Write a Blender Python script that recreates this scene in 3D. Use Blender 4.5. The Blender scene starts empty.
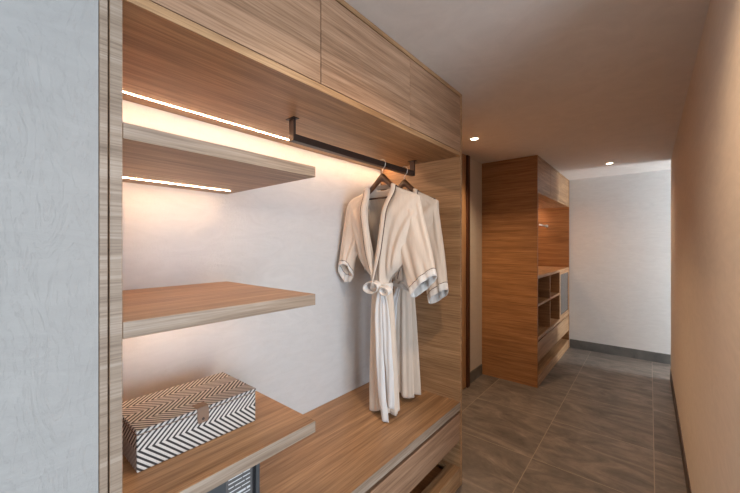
import bpy, bmesh, math, random
from mathutils import Vector, Matrix
from math import sin, cos, pi, radians, sqrt, exp

C = bpy.context.scene.collection
sc = bpy.context.scene
# ------------------------------------------------------------------ camera, world, light, exposure
CAMZ = 1.44
cd = bpy.data.cameras.new('camera'); cam = bpy.data.objects.new('camera', cd); C.objects.link(cam)
cam.location = (0, 0, CAMZ); cam.rotation_euler = (radians(90), 0, radians(39.864))
cd.sensor_width = 36; cd.lens = 36 * 335.0 / 740; cd.shift_y = (244.68 - 246.5) / 740
cd.clip_start = .02
sc.camera = cam
sc.view_settings.view_transform = 'Standard'; sc.view_settings.look = 'None'
sc.view_settings.gamma = 1; sc.view_settings.use_curve_mapping = False
sc.view_settings.exposure = 0.16
w = bpy.data.worlds.new('sky'); sc.world = w; w.use_nodes = True
w.node_tree.nodes['Background'].inputs[0].default_value = (.72, .86, 1, 1)
w.node_tree.nodes['Background'].inputs[1].default_value = .8

def area(name, loc, rot, sx, sy, power, color, spread=180):
    l = bpy.data.lights.new(name, 'AREA'); l.shape = 'RECTANGLE'; l.size = sx; l.size_y = sy
    l.energy = power; l.color = color; l.spread = radians(spread)
    o = bpy.data.objects.new(name, l); C.objects.link(o); o.location = loc; o.rotation_euler = rot
    return o
# daylight entering the two windows (each lamp stands just outside its window opening, shining in along -X)
area('daylight_room', (3.14, -.55, 1.35), (0, radians(90), 0), 1.9, 2.3, 132, (.76, .88, 1))
area('daylight_passage', (2.64, 5.10, 1.25), (0, radians(90), 0), 1.7, .50, 95, (.86, .93, 1))

LED_COL = (1.0, .61, .34)
LED_STRENGTH = 84

# ------------------------------------------------------------------ mesh helpers
def link(name, me, mat=None, parent=None, loc=(0, 0, 0), smooth=False):
    o = bpy.data.objects.new(name, me); C.objects.link(o)
    if mat is not None: me.materials.append(mat)
    if parent: o.parent = parent
    o.location = loc
    if smooth:
        for p in me.polygons: p.use_smooth = True
    return o
def from_bm(name, bm, mat=None, parent=None, loc=(0, 0, 0), smooth=False):
    bmesh.ops.recalc_face_normals(bm, faces=bm.faces)
    me = bpy.data.meshes.new(name); bm.to_mesh(me); bm.free()
    return link(name, me, mat, parent, loc, smooth)
def add_box(bm, x0, x1, y0, y1, z0, z1, bev=0.0):
    r = bmesh.ops.create_cube(bm, size=1)
    vs = r['verts']
    for v in vs:
        v.co = Vector(((x0 + x1) / 2 + v.co.x * (x1 - x0), (y0 + y1) / 2 + v.co.y * (y1 - y0), (z0 + z1) / 2 + v.co.z * (z1 - z0)))
    if bev > 0:
        es = list({e for v in vs for e in v.link_edges})
        bmesh.ops.bevel(bm, geom=es, offset=bev, segments=2, profile=.5, affect='EDGES')
def box(name, b, mat, parent=None, bev=.0012):
    """b = world x0,x1,y0,y1,z0,z1; verts are stored relative to the parent's place"""
    p = parent.matrix_world.translation.copy() if parent else Vector((0, 0, 0))
    if parent:
        p = Vector((0, 0, 0)); q = parent
        while q: p += q.location; q = q.parent
    bm = bmesh.new()
    add_box(bm, b[0] - p.x, b[1] - p.x, b[2] - p.y, b[3] - p.y, b[4] - p.z, b[5] - p.z, bev)
    return from_bm(name, bm, mat, parent)
def boxes(name, bs, mat, parent=None, bev=.0012):
    p = Vector((0, 0, 0)); q = parent
    while q: p += q.location; q = q.parent
    bm = bmesh.new()
    for b in bs: add_box(bm, b[0] - p.x, b[1] - p.x, b[2] - p.y, b[3] - p.y, b[4] - p.z, b[5] - p.z, bev)
    return from_bm(name, bm, mat, parent)
def grid(bm, rows, closed=False):
    """rows: list of lists of Vectors -> quads"""
    V = [[bm.verts.new(p) for p in r] for r in rows]
    for i in range(len(V) - 1):
        n = len(V[i])
        for j in range(n if closed else n - 1):
            k = (j + 1) % n
            bm.faces.new((V[i][j], V[i][k], V[i + 1][k], V[i + 1][j]))
    return V
def tube(bm, pts, r, n=8, cap=True):
    pts = [Vector(p) for p in pts]
    rows = []
    up = Vector((0, 0, 1))
    prev = None
    for i, p in enumerate(pts):
        t = (pts[min(i + 1, len(pts) - 1)] - pts[max(i - 1, 0)]).normalized()
        a = prev if prev else (up if abs(t.z) < .9 else Vector((1, 0, 0)))
        nrm = (a - t * a.dot(t)).normalized(); prev = nrm
        bn = t.cross(nrm)
        rr = r(i / (len(pts) - 1)) if callable(r) else r
        rows.append([p + (nrm * cos(2 * pi * k / n) + bn * sin(2 * pi * k / n)) * rr for k in range(n)])
    V = grid(bm, rows, True)
    if cap:
        bm.faces.new(V[0][::-1]); bm.faces.new(V[-1])
def lathe(bm, prof, n=32, c=(0, 0, 0)):
    rows = [[Vector((c[0] + r * cos(2 * pi * k / n), c[1] + r * sin(2 * pi * k / n), c[2] + z)) for k in range(n)] for r, z in prof]
    grid(bm, rows, True)
def thing(name, label, cat, loc, group=None):
    o = bpy.data.objects.new(name, None); C.objects.link(o); o.location = loc
    o['label'] = label; o['category'] = cat
    if group: o['group'] = group
    return o
def struct(name, b, mat, bev=0):
    o = boxes(name, b if isinstance(b[0], (tuple, list)) else [b], mat, None, bev); o['kind'] = 'structure'
    return o
def smooth_step(t): t = max(0, min(1, t)); return t * t * (3 - 2 * t)
def lerp(a, b, t): return a + (b - a) * t
def curve_at(pts, t):
    """pts: list of (t, value...) piecewise smooth interpolation"""
    if t <= pts[0][0]: return pts[0][1:]
    for a, b in zip(pts, pts[1:]):
        if t <= b[0]:
            s = (t - a[0]) / (b[0] - a[0]); 
            return tuple(lerp(x, y, s) for x, y in zip(a[1:], b[1:]))
    return pts[-1][1:]
def smooth_curve(pts, n):
    """Catmull-Rom through points -> n+1 samples"""
    P = [Vector(p) for p in pts]; P = [P[0] * 2 - P[1]] + P + [P[-1] * 2 - P[-2]]
    m = len(P) - 3; out = []
    for i in range(n + 1):
        t = i / n * m; k = min(int(t), m - 1); s = t - k
        a, b, c, d = P[k:k + 4]
        out.append(.5 * ((2 * b) + (c - a) * s + (2 * a - 5 * b + 4 * c - d) * s * s + (-a + 3 * b - 3 * c + d) * s ** 3))
    return out

# ------------------------------------------------------------------ materials
def newmat(name, rough=.5, color=(.8, .8, .8), metal=0):
    m = bpy.data.materials.new(name); m.use_nodes = True
    b = m.node_tree.nodes['Principled BSDF']
    b.inputs['Base Color'].default_value = (*color, 1); b.inputs['Roughness'].default_value = rough
    b.inputs['Metallic'].default_value = metal
    return m, m.node_tree, b
def N(nt, t, **k):
    n = nt.nodes.new(t)
    for a, v in k.items(): setattr(n, a, v)
    return n
def mathn(nt, op, a, b=None, c=None):
    n = N(nt, 'ShaderNodeMath', operation=op)
    for i, v in enumerate((a, b, c)):
        if v is None: continue
        if isinstance(v, (int, float)): n.inputs[i].default_value = v
        else: nt.links.new(v, n.inputs[i])
    return n.outputs[0]
def ramp(nt, fac, stops):
    n = N(nt, 'ShaderNodeValToRGB'); e = n.color_ramp.elements
    while len(e) < len(stops): e.new(.5)
    for x, (p, c) in zip(e, stops): x.position = p; x.color = (*c, 1)
    nt.links.new(fac, n.inputs[0]); return n.outputs[0]
def noise(nt, vec, scale, detail=4, rough=.55, dist=0):
    n = N(nt, 'ShaderNodeTexNoise'); n.inputs['Scale'].default_value = scale
    n.inputs['Detail'].default_value = detail; n.inputs['Roughness'].default_value = rough
    n.inputs['Distortion'].default_value = dist
    if vec is not None: nt.links.new(vec, n.inputs['Vector'])
    return n.outputs['Fac']
def geo_pos(nt):
    return N(nt, 'ShaderNodeNewGeometry').outputs['Position']
def mapping(nt, vec, scale, loc=(0, 0, 0)):
    n = N(nt, 'ShaderNodeMapping'); n.inputs['Scale'].default_value = scale; n.inputs['Location'].default_value = loc
    nt.links.new(vec, n.inputs['Vector']); return n.outputs[0]
def bump(nt, b, h, strength, dist):
    n = N(nt, 'ShaderNodeBump'); n.inputs['Strength'].default_value = strength; n.inputs['Distance'].default_value = dist
    nt.links.new(h, n.inputs['Height']); nt.links.new(n.outputs[0], b.inputs['Normal'])
def mixc(nt, fac, a, b, mode='MIX'):
    n = N(nt, 'ShaderNodeMix', data_type='RGBA', blend_type=mode)
    if isinstance(fac, (int, float)): n.inputs[0].default_value = fac
    else: nt.links.new(fac, n.inputs[0])
    for i, v in ((6, a), (7, b)):
        if isinstance(v, tuple): n.inputs[i].default_value = (*v, 1)
        else: nt.links.new(v, n.inputs[i])
    return n.outputs[2]

def wood(name, axis, seed=0, tint=(1, 1, 1), rough=.42):
    """veneer with the grain running along one world axis"""
    m, nt, b = newmat(name, rough)
    pos = geo_pos(nt)
    g = {'x': (1.6, 38, 38), 'y': (38, 1.6, 38), 'z': (38, 38, 1.6)}[axis]
    v = mapping(nt, pos, g, (seed * 3.1, seed * 1.7, seed * 2.3))
    f = {'x': (5, 210, 210), 'y': (210, 5, 210), 'z': (210, 210, 5)}[axis]
    v2 = mapping(nt, pos, f)
    h = {'x': (.5, 7, 7), 'y': (7, .5, 7), 'z': (7, 7, .5)}[axis]
    v3 = mapping(nt, pos, h, (seed, seed, 0))
    n1 = noise(nt, v, 1, 5, .6, .6); n2 = noise(nt, v2, 1, 3, .6); n3 = noise(nt, v3, 1, 3, .5, 1.2)
    def c(r, g_, b_): return (r * tint[0], g_ * tint[1], b_ * tint[2])
    c1 = ramp(nt, n1, [(.28, c(.30, .163, .076)), (.50, c(.45, .260, .128)), (.72, c(.58, .355, .188))])
    c2 = ramp(nt, n2, [(.32, (.66, .62, .59)), (.60, (1, 1, 1))])
    c3 = ramp(nt, n3, [(.3, (.86, .85, .84)), (.7, (1.08, 1.08, 1.08))])
    col = mixc(nt, 1, mixc(nt, 1, c1, c2, 'MULTIPLY'), c3, 'MULTIPLY')
    nt.links.new(col, b.inputs['Base Color'])
    bump(nt, b, n2, .22, .0012)
    return m
WX = wood('oak_veneer_grain_x', 'x', 1); WY = wood('oak_veneer_grain_y', 'y', 2); WZ = wood('oak_veneer_grain_z', 'z', 3)
WE = wood('greyer_oak_front', 'y', 9, (.80, 1.06, 1.62), .5)  # greyer oak tint for the front faces of shelves, bench and left panel
WD = wood('dark_door_frame_wood', 'z', 4, (.17, .10, .09))
WH = wood('walnut_hanger_wood', 'x', 5, (.24, .17, .15), .35)
WFAR = wood('warm_veneer_grain_x', 'x', 7, (.86, .70, .52))

def plaster(name, color, amt=.5, scale=1.0):
    m, nt, b = newmat(name, .85, color)
    pos = geo_pos(nt)
    v = mapping(nt, pos, (scale * 5, scale * 5, scale * 16))
    n1 = noise(nt, v, 1, 6, .6, 2.2)
    n2 = noise(nt, pos, 55 * scale, 4, .6)
    n4 = noise(nt, mapping(nt, pos, (14 * scale, 14 * scale, 5 * scale)), 1, 5, .7, 3.5)
    scr = ramp(nt, n4, [(.488, (0, 0, 0)), (.50, (1, 1, 1)), (.512, (0, 0, 0))])
    h = mathn(nt, 'ADD', mathn(nt, 'ADD', mathn(nt, 'MULTIPLY', n1, .45), mathn(nt, 'MULTIPLY', n2, .30)), mathn(nt, 'MULTIPLY', scr, -.13))
    bump(nt, b, h, amt, .006)
    c = ramp(nt, n1, [(.3, tuple(k * .95 for k in color)), (.7, tuple(min(1, k * 1.03) for k in color))])
    nt.links.new(c, b.inputs['Base Color'])
    return m
PL = plaster('textured_plaster_dimmed', (.385, .378, .368), .5)  # same plaster as the niche, its colour darkened to offset the daylight
PN = plaster('white_niche_plaster', (.64, .64, .645), .55)
PR = plaster('smooth_beige_plaster', (.74, .64, .55), .12)
PE = plaster('white_wall_plaster', (.66, .665, .66), .15)
PW = plaster('end_wall_white_plaster', (.79, .795, .79), .12)
PC = plaster('ceiling_paint', (.78, .73, .69), .03)
PB = plaster('cream_wall_paint', (.66, .60, .52), .10)

def tile():
    m, nt, b = newmat('slate_look_floor_tile', .42)
    pos = geo_pos(nt)
    s = N(nt, 'ShaderNodeSeparateXYZ'); nt.links.new(pos, s.inputs[0])
    P = .632
    ux = mathn(nt, 'DIVIDE', mathn(nt, 'ADD', s.outputs[0], .61 + P * 20), P)
    uy = mathn(nt, 'DIVIDE', mathn(nt, 'ADD', s.outputs[1], -2.436 + P * 20), P)
    fx = mathn(nt, 'FRACT', ux); fy = mathn(nt, 'FRACT', uy)
    dx = mathn(nt, 'MINIMUM', fx, mathn(nt, 'SUBTRACT', 1, fx)); dy = mathn(nt, 'MINIMUM', fy, mathn(nt, 'SUBTRACT', 1, fy))
    d = mathn(nt, 'MINIMUM', dx, dy)
    gr = mathn(nt, 'LESS_THAN', d, .0042)
    cell = N(nt, 'ShaderNodeCombineXYZ'); nt.links.new(mathn(nt, 'FLOOR', ux), cell.inputs[0]); nt.links.new(mathn(nt, 'FLOOR', uy), cell.inputs[1])
    wn = N(nt, 'ShaderNodeTexWhiteNoise'); nt.links.new(cell.outputs[0], wn.inputs['Vector'])
    off = N(nt, 'ShaderNodeVectorMath', operation='MULTIPLY_ADD')
    nt.links.new(wn.outputs['Color'], off.inputs[0]); off.inputs[1].default_value = (9, 9, 9); nt.links.new(pos, off.inputs[2])
    rot = N(nt, 'ShaderNodeMapping'); rot.inputs['Rotation'].default_value = (0, 0, .9); rot.inputs['Scale'].default_value = (1.2, 3.6, 1)
    nt.links.new(off.outputs[0], rot.inputs['Vector'])
    n1 = noise(nt, rot.outputs[0], 1.5, 9, .68, 1.8); n2 = noise(nt, off.outputs[0], 11, 6, .7, .4)
    c1 = ramp(nt, n1, [(.30, (.080, .068, .060)), (.47, (.150, .127, .110)), (.60, (.225, .188, .158)), (.74, (.36, .30, .25))])
    c2 = ramp(nt, n2, [(.3, (.80, .80, .80)), (.7, (1.14, 1.14, 1.14))])
    tilt = mathn(nt, 'ADD', mathn(nt, 'MULTIPLY', wn.outputs['Value'], .16), .92)
    c = mixc(nt, 1, c1, c2, 'MULTIPLY')
    vm = N(nt, 'ShaderNodeVectorMath', operation='SCALE'); nt.links.new(c, vm.inputs[0]); nt.links.new(tilt, vm.inputs['Scale'])
    col = mixc(nt, gr, vm.outputs[0], (.31, .26, .205))
    nt.links.new(col, b.inputs['Base Color'])
    hh = mathn(nt, 'SUBTRACT', mathn(nt, 'MULTIPLY', n2, .35), mathn(nt, 'MULTIPLY', gr, .8))
    bump(nt, b, hh, .25, .002)
    return m
TILE = tile()
def slate():
    m, nt, b = newmat('grey_skirting_tile', .5); pos = geo_pos(nt)
    n1 = noise(nt, pos, 5, 6, .6, .8)
    nt.links.new(ramp(nt, n1, [(.3, (.105, .108, .105)), (.7, (.19, .19, .18))]), b.inputs['Base Color']); return m
SK = slate()
SKD, _, _ = newmat('dark_brown_skirting', .5, (.07, .045, .035))
GAP, _, _ = newmat('dark_reveal', .8, (.02, .014, .01))
BRONZE, _, _ = newmat('dark_bronze_metal', .38, (.085, .06, .052), .75)
STEEL, _, _ = newmat('brushed_steel', .28, (.62, .60, .57), 1)
WHITEP, _, _ = newmat('white_painted_metal', .4, (.85, .85, .83))
BLK, _, _ = newmat('black_enamel', .35, (.018, .018, .02))
DGR, _, _ = newmat('dark_grey_enamel', .4, (.075, .078, .082))
MGR, _, _ = newmat('brown_grey_panel', .45, (.12, .112, .11))
INK, _, _ = newmat('white_print', .6, (.7, .7, .7))
LEATHER, nt_, b_ = newmat('brown_leather', .5, (.23, .14, .095))
bump(nt_, b_, noise(nt_, geo_pos(nt_), 900, 3), .3, .0006)
PIPE, _, _ = newmat('dark_brown_piping', .8, (.07, .035, .028))

def emis(name, col, s):
    m = bpy.data.materials.new(name); m.use_nodes = True; nt = m.node_tree
    nt.nodes.remove(nt.nodes['Principled BSDF'])
    e = N(nt, 'ShaderNodeEmission'); e.inputs[0].default_value = (*col, 1); e.inputs[1].default_value = s
    nt.links.new(e.outputs[0], nt.nodes['Material Output'].inputs[0]); return m
LED = emis('warm_led_strip', LED_COL, LED_STRENGTH)
LAMP = emis('downlight_glow', (1, .85, .62), 14)

def cloth(name, color, band=False):
    m, nt, b = newmat(name, .9, color)
    b.inputs['Sheen Weight'].default_value = .25
    tc = N(nt, 'ShaderNodeTexCoord').outputs['Object']
    n0 = noise(nt, tc, 420, 2, .5)
    n1 = noise(nt, mapping(nt, tc, (60, 60, 9)), 1, 4, .6, .5)
    h = mathn(nt, 'ADD', mathn(nt, 'MULTIPLY', n0, .25), n1)
    bump(nt, b, h, .30, .004)
    nt.links.new(ramp(nt, n1, [(.3, tuple(k * .90 for k in color)), (.7, color)]), b.inputs['Base Color'])
    return m
ROBE = cloth('cream_robe_cotton', (.74, .63, .53))
CUFF = cloth('white_cuff_cotton', (.78, .74, .70))
BELT = cloth('belt_tail_cotton_daylit', (.78, .78, .78))  # tails only: cool daylight on the robe cloth put into the colour

# ------------------------------------------------------------------ the setting
W = -.866; XB = -1.471; H = 2.344; YE = 5.409; XR = .172
struct('floor', (-1.75, 3.3, -2.8, 5.7, -.12, 0), TILE)
struct('ceiling', (-1.75, 3.3, -2.8, 5.7, H, H + .15), PC)
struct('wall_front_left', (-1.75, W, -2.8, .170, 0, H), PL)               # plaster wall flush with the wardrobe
struct('wall_niche', (-1.75, XB, .170, 1.9255, 0, H), PN)                  # plaster at the back of the wardrobe
struct('wall_left', (-1.75, -1.436, 1.9255, 5.7, 0, H), PB)
struct('wall_end', (-1.436, 3.0, YE, 5.7, 0, H), PW)
struct('wall_right', (XR, XR + .14, 1.20, 4.79, 0, H), PR)
struct('wall_room_north', (XR + .14, 3.0, 1.20, 1.34, 0, H), PE)
struct('wall_passage_south', (XR + .14, 3.0, 4.65, 4.79, 0, H), PE)
struct('wall_room_south', (W, 3.0, -2.8, -2.6, 0, H), PE)
# room wall with its window opening
struct('wall_room_east', [(3.0, 3.1, -2.6, -1.75, 0, H), (3.0, 3.1, .65, 1.34, 0, H), (3.0, 3.1, -1.75, .65, 0, .35), (3.0, 3.1, -1.75, .65, 2.3, H)], PE)
struct('wall_passage_east', [(2.5, 2.6, 4.79, 4.84, 0, H), (2.5, 2.6, 5.36, YE, 0, H), (2.5, 2.6, 4.84, 5.36, 0, .25), (2.5, 2.6, 4.84, 5.36, 2.25, H)], PE)
struct('window_1', [(3.02, 3.07, -1.75, -1.69, .35, 2.3), (3.02, 3.07, .59, .65, .35, 2.3), (3.02, 3.07, -.58, -.52, .35, 2.3), (3.02, 3.07, -1.69, .59, .35, .41), (3.02, 3.07, -1.69, .59, 2.24, 2.3)], WHITEP)
struct('window_2', [(2.52, 2.57, 4.84, 4.87, .25, 2.25), (2.52, 2.57, 5.33, 5.36, .25, 2.25), (2.52, 2.57, 4.87, 5.33, .25, .29), (2.52, 2.57, 4.87, 5.33, 2.21, 2.25)], WHITEP)
struct('baseboard_end', (W + .004, 2.49, YE - .010, YE + .002, 0, .118), SK, .001)
struct('baseboard_left', (-1.437, -1.427, 3.278, 3.655, 0, .115), SK, .001)
struct('baseboard_right', [(XR - .006, XR + .002, 1.20, 4.79, 0, .115)], SKD, .001)
# the full-height door in the left wall and its dark frame
d = struct('door_1', (-1.437, -1.418, 2.32, 3.205, .006, H - .004), WZ, .001)
bm = bmesh.new(); tube(bm, [(-1.418, 2.40, 1.02), (-1.375, 2.40, 1.02), (-1.372, 2.41, 1.02), (-1.372, 2.52, 1.02)], .009, 10)
h = from_bm('door_handle', bm, BRONZE, d, smooth=True)
struct('trim_1', [(-1.437, -1.404, 3.213, 3.273, 0, H - .002), (-1.437, -1.404, 2.25, 2.312, 0, H - .002)], WD, .0015)

# ------------------------------------------------------------------ near wardrobe
def greyer_fronts(o):
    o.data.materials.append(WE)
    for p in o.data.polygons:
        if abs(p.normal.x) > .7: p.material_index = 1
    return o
Yl, Yr, ZS, ZB = .211, 1.902, 1.967, .503
t = thing('end_panel', 'narrow oak wardrobe end panel beside the rough white plaster wall, dark groove down its face', 'wardrobe panel', (-1.17, .19, 0))
greyer_fronts(box('panel', (XB + .001, W, .1885, Yl, .0, H - .001), WX, t))
greyer_fronts(box('cover_strip', (XB + .001, W, .1715, .1855, .0, H - .001), WX, t))
box('groove', (XB + .001, W - .010, .1855, .1885, .0, H - .002), GAP, t, 0)
t = thing('end_panel', 'tall oak end panel closing the wardrobe behind the hanging robes', 'wardrobe panel', (-1.17, 1.893, 0))
box('panel', (XB + .001, W - .0005, 1.877, 1.902, .0, H - .001), WX, t)

t = thing('overhead_cabinet', 'long oak overhead cupboard above the robes and shelves, lit strip beneath', 'cupboard', (-1.17, 1.04, ZS))
box('bottom_board', (XB + .001, W, Yl + .0005, 1.8765, ZS, ZS + .024), WY, t)
box('top_rail', (XB + .001, W, Yl + .0005, 1.8765, H - .022, H - .001), WY, t)
box('carcass', (XB + .001, W - .024, Yl + .0005, 1.8765, ZS + .0245, H - .0225), GAP, t, 0)
ys = [Yl + .0015, .776, 1.334, 1.8755]
for i in range(3):
    g0 = .0018 if i else 0; g1 = .0018 if i < 2 else 0
    if i == 1: g1 = .0008
    if i == 2: g0 = .0008
    box('cabinet_door', (W - .0225, W - .0015, ys[i] + g0, ys[i + 1] - g1, ZS + .0275, H - .0255), wood('oak_door_veneer_%d' % i, 'y', 11 + i * 5, (.93, .95, 1.16)), t)
box('led_strip', (-1.395, -1.389, Yl + .004, 1.872, ZS - .0014, ZS + .0004), LED, t, 0)

def shelf(z0, z1, label, led):
    t = thing('floating_shelf', label, 'shelf', ((W + XB) / 2, .48, z0), 'floating shelves beside the robes')
    greyer_fronts(box('board', (XB + .0008, W, Yl + .0008, .750, z0, z1), WY, t, .001))
    if led: box('led_strip', (-1.367, -1.361, Yl + .004, .708, z0 - .0014, z0 + .0004), LED, t, 0)
shelf(1.668, 1.703, 'topmost thick oak floating shelf, glowing light strip on its underside', True)
shelf(1.237, 1.274, 'bare oak floating shelf between the top shelf and the woven box', True)
shelf(.808, .846, 'lowest oak floating shelf, carrying the woven box', False)

t = thing('bench_cabinet', 'low oak bench with a drawer and open shoe ledge below the robes', 'bench cabinet', (-1.17, 1.04, 0))
greyer_fronts(box('bench_top', (XB + .001, W, Yl + .0008, 1.8762, ZB - .046, ZB), WY, t))
for y0, y1 in ((Yl + .003, 1.038), (1.042, 1.874)):
    dr = box('drawer', (W - .022, W - .002, y0, y1, .272, .436), wood('oak_drawer_veneer', 'y', 31, (.90, .93, 1.16)), t)
    box('drawer_box', (-1.43, W - .023, y0 + .02, y1 - .02, .285, .43), WX, dr, 0)
box('dark_reveal', (XB + .001, W - .024, Yl + .001, 1.8758, .4375, ZB - .0465), GAP, t, 0)
box('ledge_floor', (XB + .001, W - .075, Yl + .001, 1.842, .060, .080), WFAR, t)
boxes('ledge_frame', [(W - .0745, W - .001, Yl + .001, 1.8758, .092, .112), (XB + .001, W - .075, 1.8425, 1.8758, .092, .112)], WY, t)
box('plinth', (W - .022, W - .003, Yl + .001, 1.8758, 0, .0915), WY, t)

# ------------------------------------------------------------------ clothes rail
RX = -1.148
t = thing('hanging_rail', 'dark bronze clothes rail under the overhead cupboard holding two hangers', 'clothes rail', (RX, 1.33, 1.88))
box('rail_bar', (RX - .016, RX + .016, .862, 1.797, 1.873, 1.902), BRONZE, t, .001)
for y in (.862, 1.785): 
    box('rail_post', (RX - .016, RX + .016, y, y + .012, 1.902, ZS - .003), BRONZE, t, .001)
    box('mounting_plate', (RX - .028, RX + .028, y - .008, y + .020, ZS - .003, ZS - .0002), BRONZE, t, .0005)

def hanger(y, label, x=RX):
    t = thing('clothes_hanger', label, 'hanger', (x, y, 1.70), 'wooden hangers on the clothes rail')
    # arms: curved flat wooden shoulders
    bm = bmesh.new(); rows = []
    n = 36
    for i in range(n + 1):
        s = -1 + 2 * i / n; a = abs(s)
        cx = s * .212; zc = .116 - .158 * (1 - exp(-1.6 * sqrt(a * a + .006) + .12)); hh = lerp(.024, .010, a) ; th = lerp(.010, .012, a)
        rows.append([Vector((cx, th * cos(q) * (1 if abs(cos(q)) else 1), zc + hh * sin(q))) for q in [2 * pi * k / 12 for k in range(12)]])
    V = grid(bm, rows, True); bm.faces.new(V[0][::-1]); bm.faces.new(V[-1])
    from_bm('hanger_arms', bm, WH, t, smooth=True)
    bm = bmesh.new(); tube(bm, [(-.175, 0, .002), (.175, 0, .002)], .0055, 10)
    from_bm('trouser_bar', bm, WH, t, smooth=True)
    bm = bmesh.new()
    ctr = Vector((0, 0, .1925)); R_ = .0235     # the hook rides on the rail bar
    pts = [(0, 0, .135), (0, 0, .150), (.008, 0, .163), (.0205, 0, .176)]
    for k in range(0, 15):
        a = radians(-20 + 200 * k / 14); pts.append((ctr.x + R_ * cos(a), 0, ctr.z + R_ * sin(a)))
    tube(bm, pts, .0022, 8)
    from_bm('hook', bm, STEEL, t, smooth=True)
hanger(1.480, 'brown wooden hanger at the collar of the front robe')
hanger(1.700, 'brown wooden hanger behind, at the collar of the rear robe')

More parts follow.
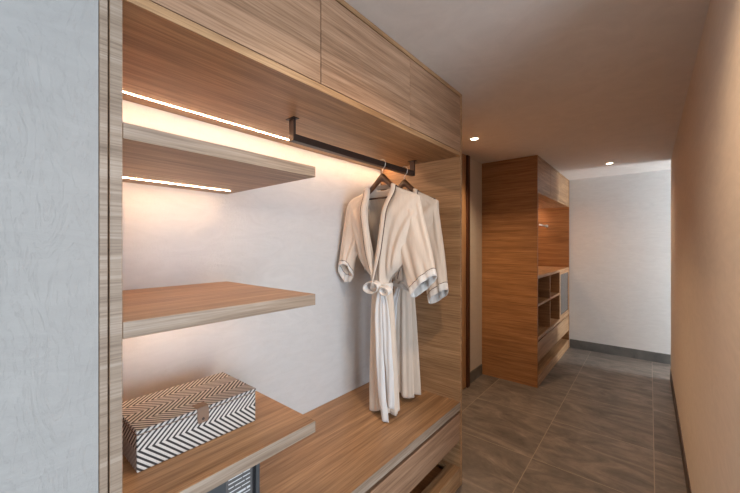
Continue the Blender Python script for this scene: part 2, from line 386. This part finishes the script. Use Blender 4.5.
# ------------------------------------------------------------------ robes
def solid(o, th, off=0):
    m = o.modifiers.new('thickness', 'SOLIDIFY'); m.thickness = th; m.offset = off
def robe(y, label, seed, P):
    rnd = random.Random(seed)
    ph = [rnd.uniform(0, 6.28) for _ in range(12)]
    x0 = P['x0']; Z0 = .503
    t = thing('bathrobe', label, 'bathrobe', (x0, y, P['hem']), 'cream robes hanging from the rail')
    zl = P['hem']
    L = lambda x, yy, z: Vector((x, yy, z - zl))       # local from (x offset, y offset, world z)
    # ---- body: back panel + two crossing fronts + gathered skirt
    def side(z, sg):            # half width of the upper body at a height
        pts = P['left'] if sg < 0 else P['right']
        return curve_at(pts, -z)[0]
    def vneck(z, sg):           # edge of the front opening
        u = max(0, min(1, (1.765 - z) / (1.765 - 1.215)))
        return sg * lerp(.078, -.012, u ** 1.12)
    def fold(x, z, k):
        u = (1.70 - z) / .49
        q = x * lerp(45, 210, max(0, min(1, u))) 
        return (sin(q + ph[k]) * .6 + sin(q * .53 + ph[k + 1] + u * 2) * .7) * lerp(.0055, .012, max(0, min(1, u)))
    bm = bmesh.new()
    zs = [1.765 - (1.765 - 1.205) * i / 44 for i in range(45)]
    for sg in (-1, 1):
        rows = []
        for z in zs:
            a = vneck(z, sg); b = side(z, sg)
            zz = z
            r = []
            for j in range(25):
                s = j / 24; x = lerp(a, b, s)
                ztop = 1.765 - .075 * max(0, (abs(x) - .078) / .18) ** .9 if abs(x) > .078 else 1.765
                z2 = min(zz, ztop)
                dep = .052 * (1 - s ** 3) * smooth_step((1.80 - z2) / .22) + .004
                dep *= lerp(1, .85, smooth_step((1.5 - z) / .3))
                r.append(L(x, -dep - fold(x, z2, 0) * min(1, (1 - s) * 4) - (.004 if sg > 0 else 0), z2))
            rows.append(r)
        grid(bm, rows)
    rows = []
    for z in zs:
        r = []
        for j in range(41):
            s = j / 40; x = lerp(side(z, -1), side(z, 1), s)
            ztop = 1.765 - .075 * max(0, (abs(x) - .078) / .18) ** .9 if abs(x) > .078 else 1.765 - .022 * cos(x / .078 * pi / 2)
            z2 = min(z, ztop)
            e = 1 - abs(2 * s - 1) ** 4
            r.append(L(x, .040 * e * smooth_step((1.80 - z2) / .15) + .004 + fold(x, z2, 2) * e, z2))
        rows.append(r)
    grid(bm, rows)
    # skirt
    rows = []; n = 96
    for i in range(41):
        s = i / 40; z = lerp(1.225, zl, s)
        a = lerp(P['waist'], P['hemw'], s ** .6); bdep = lerp(.038, .048, s ** .6)
        cx = P['skx'] * s; r = []
        for k in range(n):
            q = 2 * pi * k / n
            w1 = sin(q * 9 + ph[4] + .5 * sin(3 * s)) * .55 + sin(q * 14 + ph[5]) * .3 + sin(q * 5 + ph[6] + s) * .4
            am = lerp(.006, .017, s ** .7)
            rr = 1 + w1 * am / .07
            zz = z + (.012 * sin(q * 3 + ph[7]) + P['tilt'] * cos(q)) * s
            r.append(L(cx + a * cos(q) * rr, bdep * sin(q) * rr, zz))
        rows.append(r)
    grid(bm, rows, True)
    o = from_bm('robe_body', bm, ROBE, t, smooth=True); solid(o, .0028)
    # ---- sleeves: each a flattened hanging tube with an open cuff
    for sg, S in ((-1, P['sl']), (1, P['sr'])):
        Oc = smooth_curve(S['outer'], 40); Ic = smooth_curve(S['inner'], 40)
        def section(s):
            i = min(40, s * 40); a = int(i); f = i - a; b = min(40, a + 1)
            o_ = Oc[a].lerp(Oc[b], f); i_ = Ic[a].lerp(Ic[b], f)
            r = []
            for k in range(48):
                q = 2 * pi * k / 48
                c = (o_ + i_) / 2; hv = (o_ - i_) / 2
                d = lerp(.030, S.get('dep', .055), s)
                cs = cos(q); cs = math.copysign(abs(cs) ** .8, cs)
                p = c + hv * cs
                y_ = -d * sin(q) + (sin(cs * 7 + s * 3 + ph[8]) * .5 + sin(cs * 12 - s * 4 + ph[9]) * .35) * lerp(.006, .014, s) * (1 if sin(q) > 0 else -1) * abs(sin(q)) ** .5
                zoff = -S['sag'] * s ** 3 * sin(q) * -1      # the rear edge of the cuff hangs lower than the front
                r.append(L(p.x, y_ + p.y, p.z + zoff))
            return r
        bm = bmesh.new(); grid(bm, [section(.972 * i / 36) for i in range(37)], True)
        sl = from_bm('sleeve', bm, ROBE, t, smooth=True); solid(sl, .0026)
        bm = bmesh.new(); grid(bm, [section(.930 + .070 * i / 4) for i in range(5)], True)
        cu = from_bm('cuff', bm, CUFF, sl, smooth=True); solid(cu, .0052)
        bm = bmesh.new(); rr = section(.932)
        rows = []
        cen = sum(rr, Vector()) / len(rr)
        for k in range(len(rr)):
            p = rr[k]; tn = (rr[(k + 1) % len(rr)] - rr[k - 1]).normalized(); outv = (p - cen).normalized()
            bn = tn.cross(outv).normalized(); ov = bn.cross(tn)
            rows.append([p + ov * .0032 * cos(2 * pi * m / 6) * 1.1 + bn * .0024 * sin(2 * pi * m / 6) for m in range(6)])
        rows.append(rows[0]); grid(bm, rows, True)
        from_bm('cuff_piping', bm, PIPE, sl, smooth=True)
    # ---- shawl collar band and its dark piping
    path = []
    for i in range(25): 
        z = lerp(1.212, 1.768, i / 24); path.append((vneck(z, -1), -.068 + .054 * smooth_step((z - 1.60) / .16), z))
    for i in range(1, 12):
        q = pi * i / 12; path.append((-.078 * cos(q), -.012 + .050 * sin(q), 1.768 + .012 * sin(q)))
    for i in range(25):
        z = lerp(1.768, 1.212, i / 24); path.append((vneck(z, 1), -.072 + .058 * smooth_step((z - 1.60) / .16), z))
    bm = bmesh.new(); rows = []; pip = []
    for i, (x, yy, z) in enumerate(path):
        sgx = -1 if i < 30 else 1
        up = smooth_step((z - 1.66) / .10)
        wd = lerp(.012, .036, smooth_step((z - 1.215) / .2))
        if 24 <= i < 36:
            ang = pi * (i - 24) / 12; ox = -cos(ang); oy = sin(ang) * .8; oz = -.5
        else:
            ox = sgx; oy = -.12; oz = lerp(.12, -.30, up)
        o_ = Vector((ox, oy, oz)).normalized()
        r = []
        for j in range(7):
            s = j / 6; r.append(L(x, yy, z) + o_ * wd * s + Vector((0, -.009 * sin(pi * s) - .003, .004 * sin(pi * s) * up)))
        rows.append(r); pip.append(r[-1] + Vector((0, -.002, 0)))
    grid(bm, rows)
    co = from_bm('collar', bm, ROBE, t, smooth=True); solid(co, .005)
    bm = bmesh.new(); tube(bm, pip, .0027, 6); from_bm('collar_piping', bm, PIPE, co, smooth=True)
    # ---- tie belt with a bow
    bm = bmesh.new(); rows = []
    for k in range(49):
        q = 2 * pi * k / 48; wv = .0025 * sin(q * 9 + ph[3])
        rows.append([L(P['waist'] * 1.14 * cos(q) * 1.02 + wv, .051 * sin(q) - .002 + wv, 1.207 + (m - 2) * .0085 + .006 * cos(q)) + Vector((0, 0, 0)) for m in range(5)])
    grid(bm, rows)
    be = from_bm('belt', bm, CUFF, t, smooth=True); solid(be, .005)
    kx, ky, kz = P['knot']
    bm = bmesh.new()
    bmesh.ops.create_uvsphere(bm, u_segments=16, v_segments=10, radius=1)
    for v in bm.verts:
        c0 = v.co.copy(); v.co = L(kx, ky, kz) + Vector((c0.x * .017 * (1 + .15 * sin(5 * c0.z)), c0.y * .013, c0.z * .016 * (1 + .12 * sin(7 * c0.x))))
    from_bm('knot', bm, CUFF, be, smooth=True)
    def ribbon(name, pts, wdir, wd, mat, th=.0045, n=40, crease=.0):
        cur = smooth_curve(pts, n); bm = bmesh.new(); rows = []
        for i, p in enumerate(cur):
            s = i / n; wv = Vector(wdir(s) if callable(wdir) else wdir).normalized(); ww = wd(s) if callable(wd) else wd
            r = []
            for m in range(7):
                u = (m / 6 - .5); cz = crease * (sin(m / 6 * 2 * pi * 1.2 + s * 5) + .3 * sin(s * 26))
                r.append(p + wv * ww * u + Vector((0, -cz, 0)))
            rows.append(r)
        grid(bm, rows); o = from_bm(name, bm, mat, be, smooth=True); solid(o, th); return o
    for lp in P['loops']:
        cx, cz, rx, rz, tilt, wd = lp
        pts = []
        for k in range(13):
            q = 2 * pi * k / 12 + (0 if cx > 0 else pi)
            q += pi
            lx = rx * cos(q); lz = rz * sin(q)
            pts.append(L(kx + cx + lx * cos(tilt) - lz * sin(tilt), ky - .012, kz + cz + lx * sin(tilt) + lz * cos(tilt)))
        ribbon('bow_loop', pts, (.25, 1, .35), wd, CUFF, .0045)
    for tl in P['tails']:
        pts = [L(x, yy, z) for x, yy, z in tl['p']]
        ribbon('belt_tail', pts, lambda s: (1, .25 * sin(3 * s), .06), lambda s, a=tl['w']: lerp(a * .55, a, min(1, s * 3)), BELT, .004, 48, .004)
    return t
SHR = [(-1.77, .080), (-1.74, .13), (-1.69, .252), (-1.60, .250), (-1.36, .165), (-1.33, .14), (-1.25, .060), (-1.20, .052)]
SHL = [(a, -b) for a, b in SHR]
robe(1.480, 'cream robe with brown piping hanging nearest the shelves, full bow at waist', 3, dict(
    x0=-1.150, hem=.530, left=SHL, right=SHR, waist=.054, hemw=.086, skx=.016, tilt=.006,
    sl=dict(outer=[(-.11, 0, 1.742), (-.245, 0, 1.695), (-.272, -.01, 1.56), (-.278, -.03, 1.42), (-.280, -.055, 1.268)],
            inner=[(-.11, 0, 1.64), (-.125, 0, 1.50), (-.165, -.01, 1.395), (-.192, -.02, 1.345), (-.205, -.03, 1.270)], sag=.055, dep=.024),
    sr=dict(outer=[(.11, 0, 1.742), (.230, 0, 1.692), (.272, 0, 1.56), (.310, 0, 1.42), (.340, 0, 1.285)],
            inner=[(.11, 0, 1.64), (.115, 0, 1.50), (.128, 0, 1.385), (.155, 0, 1.30), (.205, -.01, 1.168)], sag=.016, dep=.026),
    knot=(.040, -.060, 1.203), loops=[(-.052, .006, .050, .030, .10, .030), (.040, -.006, .030, .020, -.15, .030)],
    tails=[dict(w=.044, p=[(.040, -.064, 1.20), (.034, -.070, 1.10), (.046, -.074, .85), (.058, -.076, .65), (.084, -.080, .512)]),
           dict(w=.042, p=[(.052, -.060, 1.20), (.074, -.062, 1.10), (.090, -.064, .90), (.104, -.066, .72), (.112, -.068, .585)])]))
SHR2 = [(-1.77, .080), (-1.74, .13), (-1.69, .232), (-1.60, .236), (-1.36, .165), (-1.33, .14), (-1.25, .080), (-1.20, .060)]
robe(1.700, 'cream robe hanging partly hidden behind the front robe, near the wardrobe end panel', 8, dict(
    x0=-1.150, hem=.545, left=[(a, -b) for a, b in SHR2], right=SHR2, waist=.056, hemw=.088, skx=.006, tilt=.0,
    sl=dict(outer=[(-.11, 0, 1.742), (-.235, 0, 1.690), (-.262, 0, 1.56), (-.280, -.01, 1.42), (-.290, -.02, 1.26)],
            inner=[(-.11, 0, 1.64), (-.125, 0, 1.50), (-.15, 0, 1.385), (-.175, 0, 1.330), (-.195, 0, 1.23)], sag=.02, dep=.040),
    sr=dict(outer=[(.11, 0, 1.742), (.215, 0, 1.680), (.250, 0, 1.52), (.275, 0, 1.35), (.292, 0, 1.185)],
            inner=[(.11, 0, 1.64), (.115, 0, 1.50), (.125, 0, 1.36), (.145, 0, 1.24), (.180, -.01, 1.105)], sag=.018, dep=.028),
    knot=(.018, -.066, 1.195), loops=[(.045, .004, .036, .014, -.5, .022)],
    tails=[dict(w=.040, p=[(.010, -.066, 1.19), (-.02, -.072, 1.08), (-.035, -.076, .85), (-.030, -.080, .62)])]))

# ------------------------------------------------------------------ woven box on the lowest shelf
def weave(name, run, zone_axis, zone, off, period=.0165):
    m, nt, b = newmat(name, .6)
    tc = N(nt, 'ShaderNodeTexCoord').outputs['Object']
    s = N(nt, 'ShaderNodeSeparateXYZ'); nt.links.new(tc, s.inputs[0])
    ax = {'x': 0, 'y': 1, 'z': 2}
    a = s.outputs[ax[run]]; c = s.outputs[ax[zone_axis]]
    cz = mathn(nt, 'DIVIDE', mathn(nt, 'ADD', c, off), zone)
    zig = mathn(nt, 'MULTIPLY', mathn(nt, 'PINGPONG', cz, 1.0), zone)
    ph = mathn(nt, 'DIVIDE', mathn(nt, 'ADD', a, mathn(nt, 'MULTIPLY', zig, 1.05)), period)
    fr = mathn(nt, 'FRACT', mathn(nt, 'ADD', ph, 50))
    tri = mathn(nt, 'ABSOLUTE', mathn(nt, 'SUBTRACT', fr, .5))
    k = ramp(nt, tri, [(.19, (0, 0, 0)), (.27, (1, 1, 1))])
    fine = noise(nt, tc, 500, 2)
    col = mixc(nt, k, (.035, .03, .03), (.70, .66, .62))
    nt.links.new(mixc(nt, 1, col, ramp(nt, fine, [(.3, (.8, .8, .8)), (.6, (1, 1, 1))]), 'MULTIPLY'), b.inputs['Base Color'])
    bump(nt, b, mathn(nt, 'ADD', tri, mathn(nt, 'MULTIPLY', fine, .2)), .8, .003)
    return m
bx0, bx1, by0, by1, bz0, bz1 = -1.247, -1.020, .279, .620, .8465, .956
t = thing('woven_box', 'black and white chevron woven lidded box with a leather tab', 'storage box', ((bx0 + bx1) / 2, (by0 + by1) / 2, bz0))
o = box('box_body', (bx0, bx1, by0, by1, bz0, bz1 - .011), weave('woven_chevron_front', 'y', 'z', .056, .0), t, .003)
m2 = weave('woven_chevron_side', 'x', 'z', .056, .0); o.data.materials.append(m2)
for p in o.data.polygons:
    if abs(p.normal.y) > .7: p.material_index = 1
l = box('lid', (bx0 - .0015, bx1 + .0015, by0 - .0015, by1 + .0015, bz1 - .0105, bz1), weave('woven_chevron_lid', 'y', 'x', .057, .114), t, .003)
l.data.materials.append(weave('woven_chevron_lid_front', 'y', 'z', .056, .0)); l.data.materials.append(m2)
for p in l.data.polygons:
    if abs(p.normal.y) > .7: p.material_index = 2
    elif abs(p.normal.x) > .7: p.material_index = 1
boxes('seam', [(bx0 - .0022, bx1 + .0022, by0 - .0022, by1 + .0022, bz1 - .0118, bz1 - .0100)], LEATHER, t, .0004)
ty = .445
bm = bmesh.new(); rows = []
cx_, cy_ = (bx0 + bx1) / 2, (by0 + by1) / 2
prof = [(bx1 - .030, bz1 + .0022), (bx1 - .008, bz1 + .0022), (bx1 + .001, bz1 + .001), (bx1 + .0045, bz1 - .006), (bx1 + .0045, bz1 - .030), (bx1 + .0042, bz1 - .042)]
for i, (px, pz) in enumerate(prof):
    hw = .0165 if i < 5 else .013
    rows.append([Vector((px - cx_, ty - cy_ + hw * (j / 4 - .5) * 2, pz - bz0)) for j in range(5)])
grid(bm, rows); tb = from_bm('leather_tab', bm, LEATHER, t); solid(tb, .0024)
bm = bmesh.new(); bmesh.ops.create_uvsphere(bm, u_segments=12, v_segments=8, radius=.0042)
for v in bm.verts: v.co = Vector((v.co.x * .5 + bx1 + .0060 - cx_, v.co.y + ty - cy_, v.co.z + bz1 - .031 - bz0))
from_bm('stud', bm, BRONZE, t, smooth=True)

# ------------------------------------------------------------------ safe under the lowest shelf
t = thing('safe', 'dark metal safe with a printed notice, under the lowest shelf', 'safe', (-1.12, .41, ZB))
fx = -.930
box('casing', (-1.32, fx - .004, .245, .5785, ZB + .001, .800), BLK, t, .003)
boxes('face_frame', [(fx - .004, fx + .002, .566, .5785, ZB + .001, .800), (fx - .004, fx + .002, .245, .257, ZB + .001, .800), (fx - .004, fx + .002, .257, .566, .790, .800), (fx - .004, fx + .002, .257, .566, ZB + .001, .515)], DGR, t, .001)
box('door', (fx - .008, fx, .260, .556, .520, .785), DGR, t, .002)
box('notice', (fx, fx + .0012, .470, .552, .600, .783), MGR, t, 0)
rows_ = []
rr = random.Random(5)
for k in range(13):
    z = .776 - k * .0125; y = .478
    hgt = .0030 if k not in (0, 5) else .006
    while y < .543:
        ln = rr.uniform(.015, .05); rows_.append((fx + .0012, fx + .0016, y, min(y + ln, .546), z - hgt, z)); y += ln + .003
    if k in (4, 9): pass
boxes('notice_print', rows_, INK, t, 0)
boxes('handle', [(fx, fx + .012, .285, .297, .60, .70)], BLK, t, .002)

# ------------------------------------------------------------------ far wardrobe
Y0, Y1, XF = 3.663, YE - .012, -1.435
t = thing('wardrobe', 'tall oak wardrobe at the far end with a desk-height cubby unit', 'wardrobe', (-1.15, 4.5, 0))
box('side_panel', (XF, W, Y0, Y0 + .022, 0, H - .001), WFAR, t)
box('side_panel', (XF, W, Y1 - .022, Y1, 0, H - .001), WFAR, t)
box('back_panel', (XF, XF + .012, Y0 + .0225, Y1 - .0225, .52, ZS), WY, t, 0)
ya, yb = Y0 + .0225, Y1 - .0225
box('bottom_board', (XF, W, ya, yb, ZS, ZS + .022), WY, t)
box('top_rail', (XF, W, ya, yb, H - .022, H - .001), WY, t)
box('carcass', (XF, W - .024, ya, yb, ZS + .0225, H - .0225), GAP, t, 0)
for i in range(3):
    a = lerp(ya, yb, i / 3); b = lerp(ya, yb, (i + 1) / 3)
    dd = box('cabinet_door', (W - .022, W - .0015, a + .002, b - .002, ZS + .026, H - .026), WY, t)
box('led_strip', (-1.372, -1.360, ya + .003, yb - .003, ZS - .0014, ZS + .0004), LED, t, 0)
# cubby unit
zt, zb = 1.125, .503
box('counter_top', (XF + .0125, W, ya, yb, zt - .030, zt), WY, t)
box('counter_bottom', (XF + .0125, W, ya, yb, zb - .035, zb), WY, t)
cols = [ya, 4.228, 4.765, yb]
for y in cols[1:3]:
    box('divider', (XF + .0125, W - .001, y - .011, y + .011, zb + .0005, zt - .0305), WX, t)
for a, b in ((cols[0], cols[1] - .0115), (cols[1] + .0115, cols[2] - .0115)):
    box('cubby_shelf', (XF + .0125, W - .004, a, b, .812, .834), WY, t)
gd = box('glass_door', (W - .020, W - .002, cols[2] + .0125, yb - .002, zb + .004, zt - .034), BLK, t)
bpy.data.objects.remove(gd)
ga, gb, gz0, gz1 = cols[2] + .0125, yb - .002, zb + .004, zt - .034
gd = boxes('glazed_door', [(W - .020, W - .002, ga, ga + .03, gz0, gz1), (W - .020, W - .002, gb - .03, gb, gz0, gz1), (W - .020, W - .002, ga + .03, gb - .03, gz0, gz0 + .03), (W - .020, W - .002, ga + .03, gb - .03, gz1 - .03, gz1)], WY, t)
GL, ntg, bg = newmat('smoked_glass', .25, (.16, .14, .13)); bg.inputs['Transmission Weight'].default_value = .35
box('glass_pane', (W - .013, W - .008, ga + .03, gb - .03, gz0 + .03, gz1 - .03), GL, gd, 0)
dr = box('drawer', (W - .022, W - .002, ya + .002, yb - .002, .245, .452), WY, t)
box('dark_reveal', (XF + .02, W - .024, ya + .001, yb - .001, .453, zb - .0355), GAP, t, 0)
box('drawer_box', (XF + .03, W - .023, ya + .02, yb - .02, .26, .436), WX, dr, 0)
box('ledge_floor', (XF + .0125, W - .001, ya, yb, .092, .112), WY, t)
box('plinth', (W - .022, W - .003, ya, yb, 0, .0915), WY, t)
box('ledge_back', (XF, XF + .012, ya, yb, .1125, .435), WY, t, 0)
t = thing('hanging_rail', 'short steel rail fixed inside the far wardrobe', 'clothes rail', (-1.15, 5.18, 1.71))
bm = bmesh.new(); tube(bm, [(.0, -.20, .0), (.0, .1925, .0)], .011, 12); from_bm('rail_bar', bm, STEEL, t, smooth=True)
bm = bmesh.new(); tube(bm, [(0, .183, 0), (0, .1945, 0)], .022, 20); from_bm('mounting_plate', bm, STEEL, t, smooth=True)
bm = bmesh.new(); tube(bm, [(0, -.203, 0), (0, -.199, 0)], .013, 20); from_bm('end_cap', bm, STEEL, t, smooth=True)

# ------------------------------------------------------------------ ceiling downlights
def beam(t, loc, e, ang=125):
    l = bpy.data.lights.new('downlight_beam', 'SPOT'); l.energy = e; l.color = (1, .70, .44); l.spot_size = radians(ang); l.spot_blend = .9; l.shadow_soft_size = .03
    o = bpy.data.objects.new('downlight_beam', l); C.objects.link(o); o.parent = t; o.location = loc
# unseen fill downlight, added above the frame to brighten the robes and bench
bm = bmesh.new(); lathe(bm, [(.0005, H - .002), (.031, H - .002), (.045, H - .003), (.045, H - .0005)], 32, (-.30, .95, 0))
o = from_bm('fill_downlight', bm, LAMP); o['kind'] = 'structure'
beam(None, (-.30, .95, H - .02), 30, 150)
for (x, y, lab, en) in ((-1.148, 2.764, 'small round recessed downlight in the ceiling just beyond the near wardrobe', 72), (-.344, 4.561, 'small round recessed downlight in the ceiling before the far white wall', 9)):
    t = thing('recessed_downlight', lab, 'downlight', (x, y, H), 'recessed ceiling downlights')
    bm = bmesh.new(); lathe(bm, [(.030, -.0005), (.033, -.004), (.042, -.004), (.045, -.0005)], 32)
    from_bm('trim_ring', bm, WHITEP, t, smooth=True)
    bm = bmesh.new(); lathe(bm, [(.0005, -.0022), (.031, -.0022), (.031, -.0006), (.0005, -.0006)], 32)
    from_bm('lens', bm, LAMP, t)
    beam(t, (0, 0, -.02), en)
